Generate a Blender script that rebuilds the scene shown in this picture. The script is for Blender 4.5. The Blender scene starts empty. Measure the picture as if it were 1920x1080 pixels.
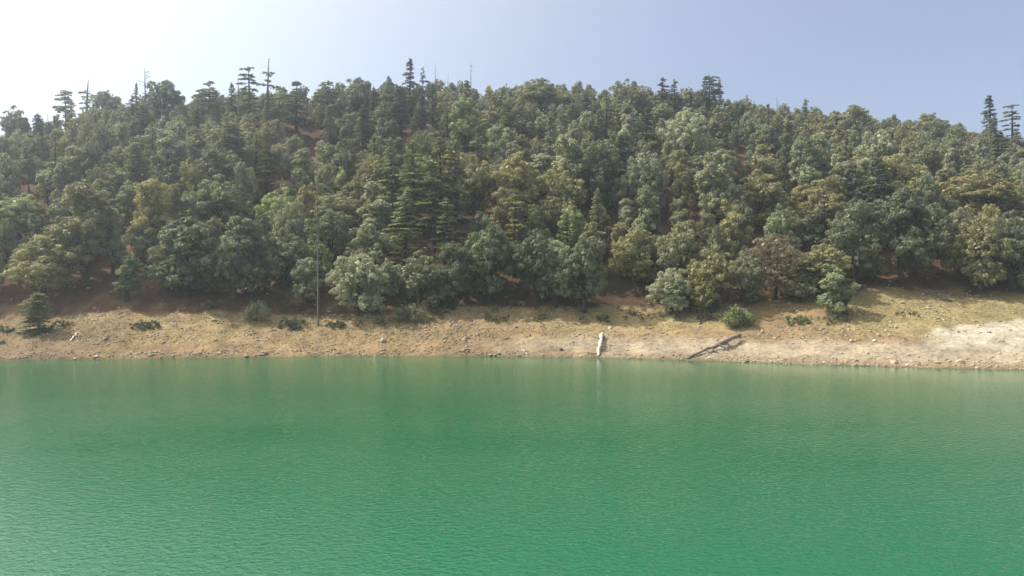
import bpy, math, random
import numpy as np
from mathutils import Vector

R = math.radians
rng = np.random.default_rng(7)
scene = bpy.context.scene
C = scene.collection

# ------------------------------------------------------------------ camera model
F = 1598.0
CAM_H = 12.0
PITCH = math.atan(25 / F)
SP, CP = math.sin(PITCH), math.cos(PITCH)

def ray(px, py):
    u = (np.asarray(px, float) - 960) / F
    v = -(np.asarray(py, float) - 540) / F
    return u, CP + v * SP, -SP + v * CP

def at(px, py, Y):
    dx, dy, dz = ray(px, py)
    return dx / dy * Y, np.asarray(Y, float) * 1.0, CAM_H + dz / dy * Y

def project(x, y, z):
    x = np.asarray(x, float); y = np.asarray(y, float); z = np.asarray(z, float) - CAM_H
    d = y * CP - z * SP
    d = np.where(np.abs(d) < 1e-3, 1e-3, d)
    v = (y * SP + z * CP) / d
    return 960 + F * x / d, 540 - F * v

# ------------------------------------------------------------------ noise
def hash2(i, j, s):
    h = (i * 374761393 + j * 668265263 + s * 1274126177) & 0xFFFFFFFF
    h = ((h ^ (h >> 13)) * 1274126177) & 0xFFFFFFFF
    h = h ^ (h >> 16)
    return (h & 0xFFFF) / 65535.0

def vnoise(x, y, s=0):
    x = np.asarray(x, float); y = np.asarray(y, float)
    i = np.floor(x).astype(np.int64); j = np.floor(y).astype(np.int64)
    fx = x - i; fy = y - j
    fx = fx * fx * (3 - 2 * fx); fy = fy * fy * (3 - 2 * fy)
    a = hash2(i, j, s); b = hash2(i + 1, j, s); c = hash2(i, j + 1, s); d = hash2(i + 1, j + 1, s)
    return (a * (1 - fx) + b * fx) * (1 - fy) + (c * (1 - fx) + d * fx) * fy - 0.5

def fbm(x, y, s=0, o=4):
    r = 0; a = 1.0
    for k in range(o):
        r = r + a * vnoise(x * 2 ** k, y * 2 ** k, s + k * 17); a *= 0.5
    return r

def sstep(a, b, x):
    t = np.clip((x - a) / (b - a), 0, 1)
    return t * t * (3 - 2 * t)

# ------------------------------------------------------------------ terrain
sh_px = [-900, -300, 0, 300, 600, 960, 1120, 1300, 1500, 1700, 1920, 2300, 2900]
sh_py = [684, 680, 676, 672, 668, 668, 671, 676, 683, 689, 694, 698, 700]
SX, SY = [], []
for a, b in zip(sh_px, sh_py):
    dx, dy, dz = ray(a, b); Y = -CAM_H * dy / dz
    SX.append(dx / dy * Y); SY.append(Y)
ft = [(-900, 610, 134), (-300, 604, 135), (0, 600, 135.5), (200, 583, 137), (420, 588, 137), (600, 592, 138), (900, 577, 140),
      (1280, 577, 139), (1500, 563, 138), (1650, 545, 138), (1800, 552, 137), (1920, 558, 135), (2400, 560, 133), (2900, 565, 132)]
FX, FY, FZ = [], [], []
for a, b, Y in ft:
    p = at(a, b, Y); FX.append(p[0]); FY.append(Y); FZ.append(p[2])
rg = [(-1200, 360, 222), (-500, 335, 222), (0, 296, 224), (130, 266, 226), (300, 230, 230), (450, 218, 233), (650, 207, 236), (800, 202, 238),
      (1000, 204, 240), (1250, 216, 243), (1400, 240, 243), (1600, 260, 244), (1750, 282, 244), (1920, 322, 246), (2500, 380, 248), (3200, 410, 250)]
RX, RY, RZ = [], [], []
for a, b, Y in rg:
    p = at(a, b, Y); RX.append(p[0]); RY.append(Y); RZ.append(p[2])

def terrain(x, y):
    x = np.asarray(x, float); y = np.asarray(y, float)
    ys = np.interp(x, SX, SY) + 0.9 * fbm(x / 9, x * 0 + 3.3, 5, 3) + 0.35 * vnoise(x / 1.3, x * 0 + 8.1, 9)
    yf = np.interp(x, FX, FY); zf = np.interp(x, FX, FZ)
    yr = np.interp(x, RX, RY); zr = np.interp(x, RX, RZ)
    s = (y - ys) / (yf - ys)
    ex = np.interp(x, [-60, 0, 20, 60], [0.82, 0.85, 1.15, 1.15])
    sc = np.clip(s, 0, 1)
    zb = zf * sc ** ex
    # old water levels cut low steps into the right-hand beach; runnels cut the steeper left bank
    zb = zb + .07 * np.sin(zb * 2 * math.pi / .55 + 1.5 * vnoise(x / 11, x * 0, 44)) * np.interp(x, [-30, 5, 90], [.25, 1, 1]) * sstep(.02, .1, s) * sstep(.75, .5, s)
    zb = zb + .28 * fbm(x / 1.7, y / 9, 61, 2) * sstep(.08, .25, s) * sstep(1.0, .8, s) * np.interp(x, [-10, 15], [1, .3])
    # low pale sand mound at the right-hand end of the beach
    zb = zb + 0.9 * np.exp(-((x - 66) / 12) ** 2) * np.exp(-((s - 0.45) / 0.2) ** 2)
    t = (y - yf) / (yr - yf)
    tc = np.clip(t, 0, 1)
    g = 1 - (1 - tc) ** 1.22
    gb = np.clip(t - 1, 0, None)
    g = g - 0.55 * gb ** 2 / (0.25 + gb)
    zh = zf + (zr - zf) * g
    # gullies running down the hill
    ax = np.interp(tc, [0, 0.2, 0.45, 0.8, 1], [-52, -45, -40, -52, -55])
    zh = zh - 5.5 * np.exp(-((x - ax) / 8) ** 2) * sstep(0, 0.2, tc) * sstep(1, 0.75, tc)
    ax2 = np.interp(tc, [0, 0.25, 0.5, 1], [64, 58, 50, 40])
    zh = zh - 3.0 * np.exp(-((x - ax2) / 8) ** 2) * sstep(0, 0.15, tc) * sstep(0.8, 0.5, tc)
    z = np.where(t > 0, zh, zb)
    amp = sstep(0.0, 0.12, s) * 0.35 + sstep(0, 0.2, tc) * 1.2 * sstep(1.15, 0.9, t)
    z = z + amp * fbm(x / 16, y / 16, 1, 3) + 0.24 * sstep(0.0, 0.1, s) * fbm(x / 2.2, y / 2.2, 2, 3) + 0.2 * sstep(0.05, 0.15, s) * vnoise(x / 0.8, y / 0.8, 21) * np.interp(x, [-20, 10, 30], [1, .8, .35])
    z = np.where(s < 0, np.maximum((y - ys) * 0.22, -4.0), z)
    return z

def ground_hit(px, py, y0=104, y1=300):
    """first point where the sight line through a pixel meets the ground"""
    ys = np.arange(y0, y1, 0.25)
    X, Y, Z = at(px, py, ys)
    d = Z - terrain(X, Y)
    k = np.where(d <= 0)[0]
    k = k[0] if len(k) else int(np.argmin(d))
    return float(X[k]), float(Y[k])

def spaced(segs):
    out = []
    for a, b, st in segs:
        out.extend(np.arange(a, b, st))
    return np.array(out)

xs = spaced([(-620, -200, 12), (-200, -95, 2.5), (-95, 95, 0.45), (95, 200, 2.5), (200, 621, 12)])
ys = spaced([(84, 104, 2), (104, 148, 0.4), (148, 265, 1.5), (265, 320, 5), (320, 640, 20)])
GX, GY = np.meshgrid(xs, ys)
GZ = terrain(GX, GY)

def mesh_from(name, verts, faces_flat, nside, smooth=False):
    """fast mesh from flat arrays; all faces have nside corners"""
    me = bpy.data.meshes.new(name)
    verts = np.ascontiguousarray(verts, np.float32).reshape(-1, 3)
    faces_flat = np.ascontiguousarray(faces_flat, np.int32).ravel()
    nf = len(faces_flat) // nside
    me.vertices.add(len(verts)); me.vertices.foreach_set('co', verts.ravel())
    me.loops.add(len(faces_flat)); me.loops.foreach_set('vertex_index', faces_flat)
    me.polygons.add(nf)
    me.polygons.foreach_set('loop_start', np.arange(0, nf * nside, nside, dtype=np.int32))
    if smooth:
        me.polygons.foreach_set('use_smooth', np.ones(nf, bool))
    me.update(calc_edges=True)
    return me

def add_attr(me, name, data, kind='FLOAT'):
    a = me.attributes.new(name, kind, 'POINT')
    if kind == 'FLOAT':
        a.data.foreach_set('value', np.ascontiguousarray(data, np.float32).ravel())
    else:
        a.data.foreach_set('color', np.ascontiguousarray(data, np.float32).ravel())

def link(name, me, parent=None, mat=None, loc=None):
    o = bpy.data.objects.new(name, me); C.objects.link(o)
    if mat and me is not None and not me.materials:
        me.materials.append(mat)
    if parent: o.parent = parent
    if loc is not None: o.location = loc
    return o

def tag(o, label=None, cat=None, group=None, kind=None):
    if label: o['label'] = label
    if cat: o['category'] = cat
    if group: o['group'] = group
    if kind: o['kind'] = kind
    return o

# ------------------------------------------------------------------ materials
def new_mat(name):
    m = bpy.data.materials.new(name); m.use_nodes = True
    nt = m.node_tree; nt.nodes.clear()
    return m, nt, nt.nodes, nt.links

def N(nt, typ, **kw):
    n = nt.nodes.new(typ)
    for k, v in kw.items():
        if k in n.inputs.keys() if hasattr(n.inputs, 'keys') else False:
            n.inputs[k].default_value = v
        else:
            setattr(n, k, v)
    return n

def foliage_mat(name, use_attr=False, transl=0.24):
    m, nt, nd, lk = new_mat(name)
    out = N(nt, 'ShaderNodeOutputMaterial')
    tone = N(nt, 'ShaderNodeAttribute', attribute_name='tone')
    if use_attr:
        src = N(nt, 'ShaderNodeAttribute', attribute_name='tint'); col = src.outputs['Color']
    else:
        src = N(nt, 'ShaderNodeObjectInfo'); col = src.outputs['Color']
    mul = N(nt, 'ShaderNodeMath', operation='MULTIPLY_ADD'); mul.inputs[1].default_value = 0.9; mul.inputs[2].default_value = 0.55
    lk.new(tone.outputs['Fac'], mul.inputs[0])
    vm = N(nt, 'ShaderNodeVectorMath', operation='SCALE')
    lk.new(col, vm.inputs[0]); lk.new(mul.outputs[0], vm.inputs['Scale'])
    d = N(nt, 'ShaderNodeBsdfPrincipled'); d.inputs['Roughness'].default_value = 0.5
    d.inputs['Specular IOR Level'].default_value = 0.25
    t = N(nt, 'ShaderNodeBsdfTranslucent')
    tc = N(nt, 'ShaderNodeMix', data_type='RGBA', blend_type='MULTIPLY'); tc.inputs['Factor'].default_value = 1
    tc.inputs['B'].default_value = (1.15, 1.15, 0.6, 1)
    lk.new(vm.outputs[0], tc.inputs['A'])
    lk.new(vm.outputs[0], d.inputs['Base Color']); lk.new(tc.outputs['Result'], t.inputs['Color'])
    mx = N(nt, 'ShaderNodeMixShader'); mx.inputs[0].default_value = transl
    lk.new(d.outputs[0], mx.inputs[1]); lk.new(t.outputs[0], mx.inputs[2]); lk.new(mx.outputs[0], out.inputs[0])
    return m

def bark_mat(name, c1, c2, scale=3.0, stretch=0.25):
    m, nt, nd, lk = new_mat(name)
    out = N(nt, 'ShaderNodeOutputMaterial'); d = N(nt, 'ShaderNodeBsdfPrincipled')
    d.inputs['Roughness'].default_value = 0.9; d.inputs['Specular IOR Level'].default_value = 0.15
    tc = N(nt, 'ShaderNodeTexCoord'); mp = N(nt, 'ShaderNodeMapping'); mp.inputs['Scale'].default_value = (1, 1, stretch)
    nz = N(nt, 'ShaderNodeTexNoise'); nz.inputs['Scale'].default_value = scale; nz.inputs['Detail'].default_value = 6
    cr = N(nt, 'ShaderNodeValToRGB'); cr.color_ramp.elements[0].color = (*c1, 1); cr.color_ramp.elements[1].color = (*c2, 1)
    cr.color_ramp.elements[0].position = 0.3; cr.color_ramp.elements[1].position = 0.7
    bp = N(nt, 'ShaderNodeBump'); bp.inputs['Strength'].default_value = 0.6; bp.inputs['Distance'].default_value = 0.05
    lk.new(tc.outputs['Object'], mp.inputs[0]); lk.new(mp.outputs[0], nz.inputs[0]); lk.new(nz.outputs[0], cr.inputs[0])
    lk.new(cr.outputs[0], d.inputs['Base Color']); lk.new(nz.outputs[0], bp.inputs['Height']); lk.new(bp.outputs[0], d.inputs['Normal'])
    lk.new(d.outputs[0], out.inputs[0])
    return m

M_leaf = foliage_mat('foliage')
M_leaf_attr = foliage_mat('foliage_mixed', use_attr=True)
M_bark = bark_mat('bark', (0.035, 0.028, 0.022), (0.11, 0.09, 0.07))
M_dead = bark_mat('weathered_wood', (0.11, 0.098, 0.082), (0.27, 0.245, 0.21), 4)
M_pale = bark_mat('bleached_wood', (0.50, 0.44, 0.34), (0.80, 0.74, 0.62), 5)
M_dark = bark_mat('dark_driftwood', (0.12, 0.10, 0.08), (0.34, 0.29, 0.24), 5)

def rock_mat(name, c1, c2):
    m, nt, nd, lk = new_mat(name)
    out = N(nt, 'ShaderNodeOutputMaterial'); d = N(nt, 'ShaderNodeBsdfPrincipled'); d.inputs['Roughness'].default_value = 0.9
    tc = N(nt, 'ShaderNodeTexCoord')
    nz = N(nt, 'ShaderNodeTexNoise'); nz.inputs['Scale'].default_value = 2.5; nz.inputs['Detail'].default_value = 7
    cr = N(nt, 'ShaderNodeValToRGB'); cr.color_ramp.elements[0].color = (*c1, 1); cr.color_ramp.elements[1].color = (*c2, 1)
    cr.color_ramp.elements[0].position = 0.3; cr.color_ramp.elements[1].position = 0.7
    bp = N(nt, 'ShaderNodeBump'); bp.inputs['Strength'].default_value = 0.5; bp.inputs['Distance'].default_value = 0.08
    lk.new(tc.outputs['Object'], nz.inputs[0]); lk.new(nz.outputs[0], cr.inputs[0]); lk.new(cr.outputs[0], d.inputs['Base Color'])
    lk.new(nz.outputs[0], bp.inputs['Height']); lk.new(bp.outputs[0], d.inputs['Normal']); lk.new(d.outputs[0], out.inputs[0])
    return m

M_rock = rock_mat('limestone', (0.30, 0.23, 0.16), (0.56, 0.47, 0.35))
M_rock_pale = rock_mat('pale_limestone', (0.55, 0.50, 0.42), (0.80, 0.76, 0.68))
M_rock_dark = rock_mat('brown_stone', (0.12, 0.085, 0.06), (0.30, 0.22, 0.16))

# ------------------------------------------------------------------ ground sheet
PX, PY = project(GX, GY, GZ)
def mixc(a, b, f):
    return a * (1 - f[..., None]) + np.array(b) * f[..., None]

n1 = fbm(GX / 6, GY / 6, 31, 4); n2 = fbm(GX / 2.0, GY / 2.0, 32, 4); n3 = fbm(GX / 25, GY / 12, 33, 3)
foot_py = np.interp(PX, [p[0] for p in ft], [p[1] for p in ft])
shore_py = np.interp(PX, sh_px, sh_py)
s_bank = np.clip((shore_py - PY) / (shore_py - foot_py), 0, 1.5)    # 0 at water, 1 at the foot of the wood
col = np.zeros(GX.shape + (3,)) + np.array((0.335, 0.235, 0.132))
dry = sstep(0.35, 0.75, s_bank + 0.5 * n1) * (0.55 + 0.45 * sstep(500, 1000, PX))
col = mixc(col, (0.40, 0.305, 0.16), dry)
redp = sstep(0.05, 0.4, n3 + 0.3 * n1) * sstep(0.3, 0.6, s_bank)
col = mixc(col, (0.27, 0.14, 0.085), 0.4 * redp)
left_dull = sstep(330, 60, PX + 120 * n1) * 0.55
col = mixc(col, (0.20, 0.145, 0.10), left_dull)
# pale dried mud strip on the right half of the beach
strip = sstep(820, 1120, PX) * sstep(650 - 24, 650 - 8, PY + 8 * n1 - 8 * sstep(1100, 1900, PX)) * sstep(shore_py - 2, shore_py - 16, PY + 7 * n1)
col = mixc(col, (0.45, 0.365, 0.265), 0.95 * np.clip(strip, 0, 1))
damp = sstep(13, 3, shore_py - PY + 7 * n1) * sstep(800, 1000, PX)
col = mixc(col, (0.34, 0.265, 0.175), 0.9 * damp)
# green-gold grass at the right
gg = sstep(1380, 1640, PX + 200 * n1) * sstep(0.35, 0.55, s_bank + 0.3 * n1)
col = mixc(col, (0.33, 0.27, 0.13), 0.8 * gg)
# pale sand mound
edge_top = np.interp(PX, [1700, 1760, 1850, 1920, 2400], [640, 614, 603, 599, 596])
mound = sstep(1690, 1800, PX + 60 * n1 - (PY - 620) * 0.3) * sstep(edge_top - 2, edge_top + 5, PY + 5 * n2) * sstep(664, 644, PY + 14 * n1)
col = mixc(col, (0.62, 0.545, 0.43), mound * (0.8 + 0.2 * n2))
# wet edge
wet = sstep(5, 0.8, shore_py - PY + 2 * n2)
col = mixc(col, (0.13, 0.10, 0.07), 0.6 * wet * (GY < 132))
# forest floor
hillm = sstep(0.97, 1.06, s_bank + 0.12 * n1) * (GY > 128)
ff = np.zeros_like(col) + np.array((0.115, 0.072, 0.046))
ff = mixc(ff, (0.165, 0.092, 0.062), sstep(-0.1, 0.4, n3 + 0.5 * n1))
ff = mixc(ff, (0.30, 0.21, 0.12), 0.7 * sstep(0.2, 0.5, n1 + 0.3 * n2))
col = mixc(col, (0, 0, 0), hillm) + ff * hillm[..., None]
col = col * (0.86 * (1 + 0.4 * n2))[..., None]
col = np.clip(col, 0.01, 0.9)

ny, nx = GX.shape
idx = np.arange(nx * ny).reshape(ny, nx)
quads = np.stack([idx[:-1, :-1], idx[:-1, 1:], idx[1:, 1:], idx[1:, :-1]], -1)
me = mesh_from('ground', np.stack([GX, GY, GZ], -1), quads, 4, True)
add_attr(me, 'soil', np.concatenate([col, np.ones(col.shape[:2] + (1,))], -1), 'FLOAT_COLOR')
m, nt, nd, lk = new_mat('soil')
out = N(nt, 'ShaderNodeOutputMaterial'); d = N(nt, 'ShaderNodeBsdfPrincipled'); d.inputs['Roughness'].default_value = 0.95
d.inputs['Specular IOR Level'].default_value = 0.1
at_ = N(nt, 'ShaderNodeAttribute', attribute_name='soil')
tc = N(nt, 'ShaderNodeTexCoord')
nz = N(nt, 'ShaderNodeTexNoise'); nz.inputs['Scale'].default_value = 1.6; nz.inputs['Detail'].default_value = 8; nz.inputs['Roughness'].default_value = 0.7
cr = N(nt, 'ShaderNodeMapRange'); cr.inputs['From Min'].default_value = 0.3; cr.inputs['From Max'].default_value = 0.7
cr.inputs['To Min'].default_value = 0.6; cr.inputs['To Max'].default_value = 1.4
vm = N(nt, 'ShaderNodeVectorMath', operation='SCALE')
bp = N(nt, 'ShaderNodeBump'); bp.inputs['Strength'].default_value = 1.0; bp.inputs['Distance'].default_value = 0.35
lk.new(tc.outputs['Object'], nz.inputs[0]); lk.new(nz.outputs[0], cr.inputs[0]); lk.new(at_.outputs['Color'], vm.inputs[0]); lk.new(cr.outputs[0], vm.inputs['Scale'])
lk.new(vm.outputs[0], d.inputs['Base Color']); lk.new(nz.outputs[0], bp.inputs['Height']); lk.new(bp.outputs[0], d.inputs['Normal'])
lk.new(d.outputs[0], out.inputs[0])
g = link('ground', me, mat=m)
tag(g, kind='structure')

# ------------------------------------------------------------------ water
v = np.array([(-640, -140, 0), (640, -140, 0), (640, 150, 0), (-640, 150, 0)], float)
me = mesh_from('water', v, [0, 1, 2, 3], 4)
m, nt, nd, lk = new_mat('lake_water')
out = N(nt, 'ShaderNodeOutputMaterial'); d = N(nt, 'ShaderNodeBsdfPrincipled')
d.inputs['Base Color'].default_value = (0.002, 0.108, 0.041, 1)
d.inputs['Roughness'].default_value = 0.06; d.inputs['IOR'].default_value = 1.48
tc = N(nt, 'ShaderNodeTexCoord')
big = N(nt, 'ShaderNodeTexNoise'); big.inputs['Scale'].default_value = 0.035; big.inputs['Detail'].default_value = 3
mp0 = N(nt, 'ShaderNodeMapping'); mp0.inputs['Scale'].default_value = (0.6, 1.0, 1)
lk.new(tc.outputs['Object'], mp0.inputs[0]); lk.new(mp0.outputs[0], big.inputs[0])
mp = N(nt, 'ShaderNodeMapping'); mp.inputs['Rotation'].default_value = (0, 0, R(8)); mp.inputs['Scale'].default_value = (0.85, 1.0, 1)
lk.new(tc.outputs['Object'], mp.inputs[0])
w1 = N(nt, 'ShaderNodeTexNoise'); w1.inputs['Scale'].default_value = 2.9; w1.inputs['Detail'].default_value = 3; w1.inputs['Roughness'].default_value = 0.5; w1.inputs['Distortion'].default_value = 0.4
mp2 = N(nt, 'ShaderNodeMapping'); mp2.inputs['Rotation'].default_value = (0, 0, R(-17)); mp2.inputs['Scale'].default_value = (0.8, 1.0, 1)
lk.new(tc.outputs['Object'], mp2.inputs[0])
w2 = N(nt, 'ShaderNodeTexNoise'); w2.inputs['Scale'].default_value = 7.5; w2.inputs['Detail'].default_value = 2
lk.new(mp.outputs[0], w1.inputs[0]); lk.new(mp2.outputs[0], w2.inputs[0])
ad = N(nt, 'ShaderNodeMath', operation='MULTIPLY_ADD'); ad.inputs[1].default_value = 0.28
lk.new(w2.outputs[0], ad.inputs[0]); lk.new(w1.outputs[0], ad.inputs[2])
# calmer close to the far shore, rougher in gusty patches
gs = N(nt, 'ShaderNodeMapRange'); gs.inputs['From Min'].default_value = 0.35; gs.inputs['From Max'].default_value = 0.65
gs.inputs['To Min'].default_value = 0.65; gs.inputs['To Max'].default_value = 1.15
lk.new(big.outputs[0], gs.inputs[0])
sx = N(nt, 'ShaderNodeSeparateXYZ'); lk.new(tc.outputs['Object'], sx.inputs[0])
cm = N(nt, 'ShaderNodeMapRange'); cm.inputs['From Min'].default_value = 105; cm.inputs['From Max'].default_value = 148
cm.inputs['To Min'].default_value = 1.0; cm.inputs['To Max'].default_value = 0.1
shx = N(nt, 'ShaderNodeMath', operation='MULTIPLY_ADD'); shx.inputs[1].default_value = 0.6; lk.new(sx.outputs['X'], shx.inputs[0]); lk.new(sx.outputs['Y'], shx.inputs[2])
lk.new(shx.outputs[0], cm.inputs[0])
ml = N(nt, 'ShaderNodeMath', operation='MULTIPLY'); lk.new(gs.outputs[0], ml.inputs[0]); lk.new(cm.outputs[0], ml.inputs[1])
dm = N(nt, 'ShaderNodeMath', operation='MULTIPLY'); dm.inputs[1].default_value = 0.058; lk.new(ml.outputs[0], dm.inputs[0])
bp = N(nt, 'ShaderNodeBump'); bp.inputs['Strength'].default_value = 1.0
lk.new(ad.outputs[0], bp.inputs['Height']); lk.new(dm.outputs[0], bp.inputs['Distance']); lk.new(bp.outputs[0], d.inputs['Normal'])
lk.new(d.outputs[0], out.inputs[0])
tag(link('water', me, mat=m), kind='structure')

# ------------------------------------------------------------------ leaf and tube builders
def unit(v):
    return v / np.maximum(np.linalg.norm(v, axis=-1, keepdims=True), 1e-9)

def leaf_quads(c, n, a, b, r):
    """rhombic leaf sprays: centres, normals, half length, half width"""
    k = len(c)
    t = unit(np.cross(n, r.normal(size=(k, 3)))); u = np.cross(n, t)
    a = np.asarray(a)[:, None]; b = np.asarray(b)[:, None]
    return np.stack([c + a * t, c + b * u, c - a * t, c - b * u], 1)

def leaf_mesh(name, Q, tone, mat, tint=None):
    k = len(Q)
    me = mesh_from(name, Q.reshape(-1, 3), np.arange(k * 4), 4)
    add_attr(me, 'tone', np.repeat(tone, 4))
    if tint is not None:
        add_attr(me, 'tint', np.repeat(np.concatenate([tint, np.ones((k, 1))], 1), 4, axis=0), 'FLOAT_COLOR')
    me.materials.append(mat)
    return me

class Tubes:
    def __init__(s): s.v = []; s.f = []; s.n = 0
    def add(s, pts, rad, k=6, jit=0, r=None):
        pts = np.asarray(pts, float); rad = np.asarray(rad, float)
        tg = unit(np.gradient(pts, axis=0))
        ref = np.array((0.31, 0.95, 0.05)) if abs(tg[0][1]) < 0.9 else np.array((1.0, 0, 0))
        u = unit(np.cross(tg, ref)); w = np.cross(tg, u)
        an = np.arange(k) * 2 * math.pi / k
        rr = rad[:, None] * np.ones(k)
        if jit: rr = rr * (1 + jit * r.normal(size=rr.shape))
        ring = pts[:, None] + rr[..., None] * (np.cos(an)[None, :, None] * u[:, None] + np.sin(an)[None, :, None] * w[:, None])
        m_ = len(pts)
        base = s.n + np.arange(m_ - 1)[:, None] * k
        i = np.arange(k); j = (i + 1) % k
        s.f.append(np.stack([base + i, base + j, base + k + j, base + k + i], -1).reshape(-1, 4))
        s.v.append(ring.reshape(-1, 3)); s.n += m_ * k
        # end caps as collapsed rings
        for e, off in ((0, 0), (m_ - 1, (m_ - 1) * k)):
            cv = s.n
            s.v.append(np.repeat(pts[e][None], k, 0)); s.n += k
            q = np.stack([s.n - k + i, s.n - k + j, s.n - (k + k) * 0 * i + 0 * i, 0 * i], -1)
            a_ = cv - off * 0
            st = s.f[-1] if False else None
            ring0 = (base[0, 0] if e == 0 else base[0, 0] + off)
            s.f.append(np.stack([ring0 + i, ring0 + j, cv + j, cv + i], -1))
    def mesh(s, name, mat):
        me = mesh_from(name, np.concatenate(s.v), np.concatenate(s.f), 4, True)
        me.materials.append(mat)
        return me

def curve_pts(a, b, n=5, sag=0.0, wob=0.0, r=None):
    a = np.asarray(a, float); b = np.asarray(b, float)
    t = np.linspace(0, 1, n)[:, None]
    p = a * (1 - t) + b * t
    p[:, 2] += sag * np.sin(np.pi * t[:, 0])
    if wob:
        p[1:-1] += r.normal(size=(n - 2, 3)) * wob
    return p

# ------------------------------------------------------------------ oak crowns
def make_oak(seed, style='round', dens=1.0):
    r = np.random.default_rng(seed)
    lobes = []
    if style == 'round':
        lobes.append((np.array((r.normal() * .4, r.normal() * .4, 7.0)), 2.3))
        n = r.integers(6, 9)
        for k in range(n):
            a = 2 * math.pi * (k + r.uniform(-.3, .3)) / n; rr = r.uniform(2.0, 3.0)
            lobes.append((np.array((rr * math.cos(a), rr * math.sin(a), r.uniform(3.6, 6.4))), r.uniform(1.3, 2.1)))
        for k in range(4):
            a = r.uniform(0, 6.28); rr = r.uniform(0.6, 2.4)
            lobes.append((np.array((rr * math.cos(a), rr * math.sin(a), r.uniform(5.6, 8.2))), r.uniform(1.0, 1.6)))
        n = r.integers(3, 6)
        for k in range(n):
            a = r.uniform(0, 6.28); rr = r.uniform(1.4, 2.9)
            lobes.append((np.array((rr * math.cos(a), rr * math.sin(a), r.uniform(1.7, 3.2))), r.uniform(1.1, 1.7)))
    elif style == 'tall':
        for z in np.linspace(2.6, 8.6, 9):
            w = 1.9 * (1 - abs(z - 5.0) / 7.0)
            for q in range(2):
                a = r.uniform(0, 6.28)
                lobes.append((np.array((w * math.cos(a) * .9, w * math.sin(a) * .9, z + r.uniform(-.4, .4))), r.uniform(0.9, 1.5)))
        lobes.append((np.array((0, 0, 8.9)), 0.95))
    elif style == 'oval':       # upright, uneven, made of two or three leaders
        for q in range(int(r.integers(2, 4))):
            a = r.uniform(0, 6.28); ox, oy = 1.3 * math.cos(a), 1.3 * math.sin(a); tz = r.uniform(5.6, 8.6)
            for z in np.arange(r.uniform(1.6, 2.6), tz, .95):
                k_ = 1 - .55 * (z / tz) ** 2
                lobes.append((np.array((ox * .4 + ox * .6 * k_ + r.normal() * .75 * k_, oy * .4 + oy * .6 * k_ + r.normal() * .75 * k_, z)), r.uniform(.8, 1.35) * (.55 + .45 * k_)))
    elif style == 'bush':       # leafy to the ground, smooth outline
        for k in range(14):
            a = r.uniform(0, 6.28); rr = r.uniform(0, 2.7)
            z = r.uniform(1.6, 7.6 - rr * .9)
            lobes.append((np.array((rr * math.cos(a), rr * math.sin(a), z)), r.uniform(1.5, 2.2)))
    Q, T = [], []
    LC = np.array([l[0] for l in lobes]); LR = np.array([l[1] for l in lobes])
    for c, rad in lobes:
        npuff = int(9 * rad + 4)
        dr = unit(r.normal(size=(npuff, 3)))
        dr = dr[dr[:, 2] > -0.55]
        for dv in dr:
            pc = c + dv * rad * r.uniform(.72, 1.08)
            dist = np.linalg.norm(LC - pc, axis=1) / LR
            if (dist < 0.62).any(): continue
            pr = r.uniform(.28, .74)
            k = int(140 * dens * (pr / .6) ** 2)
            dd = unit(r.normal(size=(k, 3)) + 0.7 * dv + np.array((0, 0, .35)))
            pos = pc + dd * pr * r.uniform(.5, 1.08, (k, 1)) * np.array((1, 1, .72))
            nn = unit(dd + .55 * r.normal(size=(k, 3)) + np.array((0, 0, .25)))
            L = r.uniform(.07, .15, k)
            Q.append(leaf_quads(pos, nn, L, L * r.uniform(.5, .8, k), r))
            T.append(np.clip(.5 + .16 * r.normal() + .16 * r.normal(size=k), 0, 1))
        k = int(45 * rad ** 2 * min(dens, 1))        # inner leaves
        dd = unit(r.normal(size=(k, 3)))
        pos = c + dd * rad * r.uniform(.3, .85, (k, 1))
        nn = unit(dd + .8 * r.normal(size=(k, 3)))
        L = r.uniform(.2, .36, k)
        Q.append(leaf_quads(pos, nn, L, L * .7, r)); T.append(np.clip(.42 + .12 * r.normal(size=k), 0, 1))
    tb = Tubes()
    top = 4.5
    tb.add([(0, 0, -1.2), (.05, 0, .3), (.15 * r.normal(), .15 * r.normal(), 1.6), (.3 * r.normal(), .3 * r.normal(), 3.0), (0, 0, 5.0)],
           [.5, .36, .28, .23, .12], 7)
    for c, rad in lobes[: 9]:
        z0 = r.uniform(1.2, 3.2)
        tb.add(curve_pts((0, 0, z0), c * np.array((1, 1, 1)), 5, -.2, .12, r), [.16, .13, .1, .07, .035], 5)
    return np.concatenate(Q), np.concatenate(T), tb

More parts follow.
